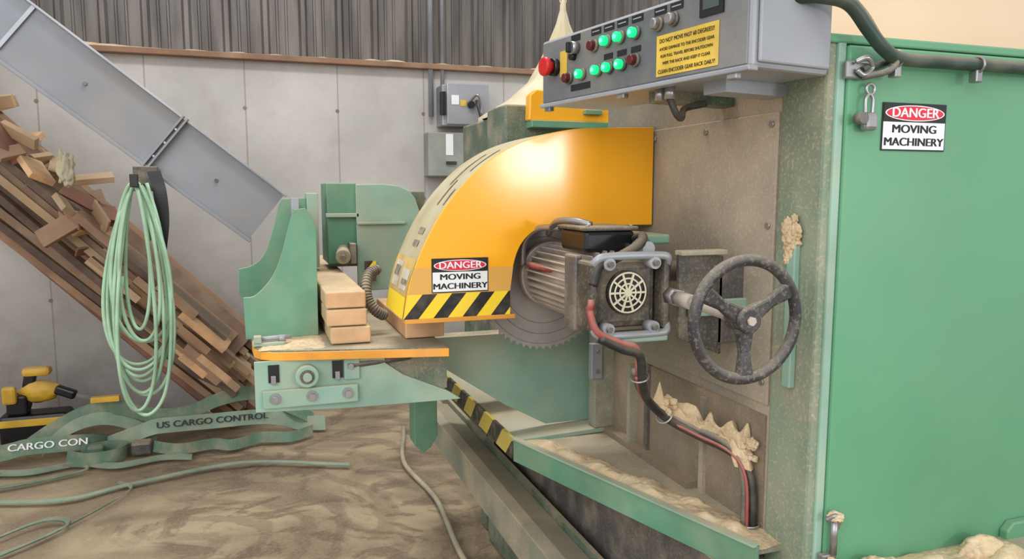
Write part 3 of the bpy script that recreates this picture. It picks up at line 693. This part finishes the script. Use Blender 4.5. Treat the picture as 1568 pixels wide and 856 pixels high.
e=empty('table_fence')
fr=catmull([Vector((x,0,z)) for x,z in ((-.0267,1.165),(.0,1.170),(.035,1.208),(.058,1.26),(.073,1.315),(.083,1.345))],5)
out=[(-.0245,1.071)]+[(p.x,p.z) for p in fr]+[(.088,1.360),(.112,1.362),(.124,1.350),(.135,1.315),(.133,1.071)]
prism('near_gusset',out,'y',1.755,1.763,green,e,.001)
fr=catmull([Vector((x,0,z)) for x,z in ((-.040,1.196),(-.005,1.205),(.026,1.235),(.05,1.30),(.066,1.365))],5)
out=[(-.042,1.130)]+[(p.x,p.z) for p in fr]+[(.075,1.380),(.138,1.382),(.138,1.10),(-.03,1.10)]
prism('far_gusset',out,'y',2.10,2.108,green,e,.001)
box('fence_face',.122,.134,1.763,2.6,1.072,1.30,green_dusty,e,.001)
prism('connect_web',[(1.765,1.10),(2.10,1.10),(2.10,1.37),(1.9,1.30),(1.765,1.30)],'x',.108,.114,green,e)
box('steel_bar',.083,.10,1.70+.07,1.79,1.30,1.385,grey,e,.001)
box('post_plate',.138,.168,2.09,2.16,1.195,1.395,green_dusty,e,.002)

e=empty('hold_down_head')
box('back_box',.192,.272,2.11,2.28,1.20,1.423,green,e,.003)
box('back_box_shelf',.188,.275,2.085,2.11,1.33,1.34,green_dusty,e,.001)
out=[(.268,1.125),(.268,1.418),(.34,1.420),(.385,1.415),(.415,1.402),(.432,1.380),(.445,1.34),(.445,1.13)]
prism('round_plate',out,'y',2.085,2.095,green_pale,e,.002)
box('plate_fold',.268,.400,2.07,2.086,1.31,1.316,green_pale,e,.001)
cyl('roller',(.225,2.04,1.225),(.235,2.12,1.235),.020,beam_m,e,bevel=.003); cyl('roller_axle',(.223,2.03,1.224),(.225,2.04,1.225),.007,steel_dk,e,seg=12)
box('roller_fork',.246,.262,2.05,2.11,1.205,1.26,steel_dk,e,.002)
box('arm',.2,.45,2.14,2.2,1.19,1.20,green_dark,e,.002)
box('hazard_tab',.285,.315,2.06,2.07,1.155,1.21,hz1,e)
box('support_column',.40,.47,2.14,2.28,1.07,1.40,green_dark,e,.002)
e=empty('flexible_dust_hose')
P=[(.285,1.74,1.11),(.262,1.73,1.125),(.245,1.735,1.15),(.243,1.75,1.18),(.255,1.78,1.205),(.28,1.80,1.215)]
tube('hose_core',P,.011,steel_dk,e)
PP=catmull(P,5)
for i in range(1,len(PP)-1): ring('corrugation',PP[i],PP[i+1]-PP[i-1],.011,.0025,steel_dk,e,16,6)

e=empty('lumber_stack')
for i,(x0,z0) in enumerate(((.149,1.0725),(.142,1.1105),(.141,1.1485))):
    box('board_%d'%i,x0,x0+.086,1.625+.006*i,2.62,z0,z0+.036,woodtop,e,.004)
    box('end_grain_%d'%i,x0+.003,x0+.083,1.6242+.006*i,1.6252+.006*i,z0+.003,z0+.033,wood,e)
box('cut_board',.313,.402,1.64,2.05,1.0725,1.109,wood,None,.003)

# ------------------------------------------------------------ chute / lower frame
e=empty('scrap_chute')
obox('hazard_rail',(.580,1.69,.745),(.008,0,0),(0,.90,0),(0,0,.055),hz2,e)
a=Vector((.592,1.69,.740)); b=Vector((.80,1.02,.740)); dd=(b-a); nn=Vector((-dd.y,dd.x,0)).normalized()*-.008
obox('green_rail',a,dd,nn,Vector((0,0,.060)),green,e,.001)
obox('green_rail_lip',a+Vector((0,0,.057)),dd,nn*2.0,Vector((0,0,.004)),green_pale,e)
v=[(.588,1.69,.785),(.80,1.03,.785),(.858,1.03,.785),(.858,1.69,.785)]
mesh('tray_floor',v+[(p[0],p[1],p[2]-.01) for p in v],[(0,1,2,3),(4,5,6,7)]+[(i,(i+1)%4,4+(i+1)%4,4+i) for i in range(4)],beam_m,e)
v=[(.588,1.69,.79),(.588,2.6,.79),(.858,2.6,.80),(.858,1.69,.80)]
mesh('back_tray',v+[(p[0],p[1],p[2]-.01) for p in v],[(0,1,2,3),(4,5,6,7)]+[(i,(i+1)%4,4+(i+1)%4,4+i) for i in range(4)],green_dusty,e)
prism('blade_back_plate',[(.41,1.045),(.845,1.045),(.845,.80),(.70,.80),(.59,.86),(.42,.975)],'y',1.765,1.772,green_dusty,e,.001)
box('post',.805,.858,1.69,1.73,.80,1.05,beam_m,e,.002)
box('post_bracket',.79,.82,1.68,1.70,.93,1.02,grey,e,.002)
for z in (.95,1.0): cyl('bracket_bolt',(.805,1.675,z),(.805,1.68,z),.005,steel,e,seg=8)
box('thin_post',.835,.858,1.56,1.575,.79,.99,beam_m,e)
box('tray_stop',.83,.858,1.3,1.70,.785,.80,lowpanel,e)
drift('tray_dust',a+Vector((.004,0,.048)),b+Vector((.004,0,.048)),(.075,.02,-.004),.024,sawdust,e,200,18,18,.3,1.7)
e=empty('machine_base_frame')
prism('long_beam_left',[(.620,.45),(.620,.55),(.655,.555),(.722,.54),(.722,.45)],'y',.9,2.95,beam_m,e,.002)
box('long_beam_lip',.722,.735,.9,2.95,.44,.56,green_dark,e)
box('cross_beam',.70,.97,2.9,3.0,.42,.56,beam_m,e,.002)
beam('brace',(.80,1.95,.62),(.84,1.05,.50),.05,.05,green_dark,e)
box('leg_near',.76,.84,1.10,1.20,-.01,.45,green_dark,e); box('leg_rear',.88,.96,2.88,2.96,-.01,.45,green_dark,e)
box('hopper_side',.76,.855,1.0,2.4,.30,.74,steel_dk,e)
e=empty('floor_air_line')
tube('line',[(.80,4.3,.01),(.77,4.14,.012),(.69,3.7,.012),(.74,3.2,.012),(.71,2.64,.012),(.75,2.2,.012)],.012,beam_m,e)

# ------------------------------------------------------------ light
w=bpy.data.worlds.new('World'); scene.world=w; w.use_nodes=True
bg=w.node_tree.nodes['Background']; bg.inputs[0].default_value=(.97,.985,1,1); bg.inputs[1].default_value=1.05
def area(name,loc,tgt,sx,sy,e,col=(1,1,1)):
    l=bpy.data.lights.new(name,'AREA'); l.shape='RECTANGLE'; l.size=sx; l.size_y=sy; l.energy=e; l.color=col
    o=bpy.data.objects.new(name,l); C.objects.link(o); o.location=loc; o.rotation_euler=(Vector(tgt)-Vector(loc)).to_track_quat('-Z','Y').to_euler()
area('bay_door_light',(-2.5,-2.2,3.2),(.6,2.0,1.0),3.5,2.5,115,(1,.99,.98))
area('overhead_fill',(.4,2.4,4.4),(.4,2.8,0),1.6,.5,70,(1,.98,.96))  # added fill lamp from above, no actual fixture modelled
area('hood_glare_light',(1.75,-1.6,1.62),(.55,1.5,1.46),.42,.3,16,(1,1,1))  # added lamp, no real window; placed to mirror as glare on the hood
# ------------------------------------------------------------ camera
cd=bpy.data.cameras.new('camera'); cam=bpy.data.objects.new('camera',cd); C.objects.link(cam)
cam.location=(0,0,1.4); cam.rotation_euler=(math.radians(90-6.7),0,math.radians(-19))
cd.sensor_width=36; cd.lens=1150/1568*36; cd.clip_start=.02
scene.camera=cam
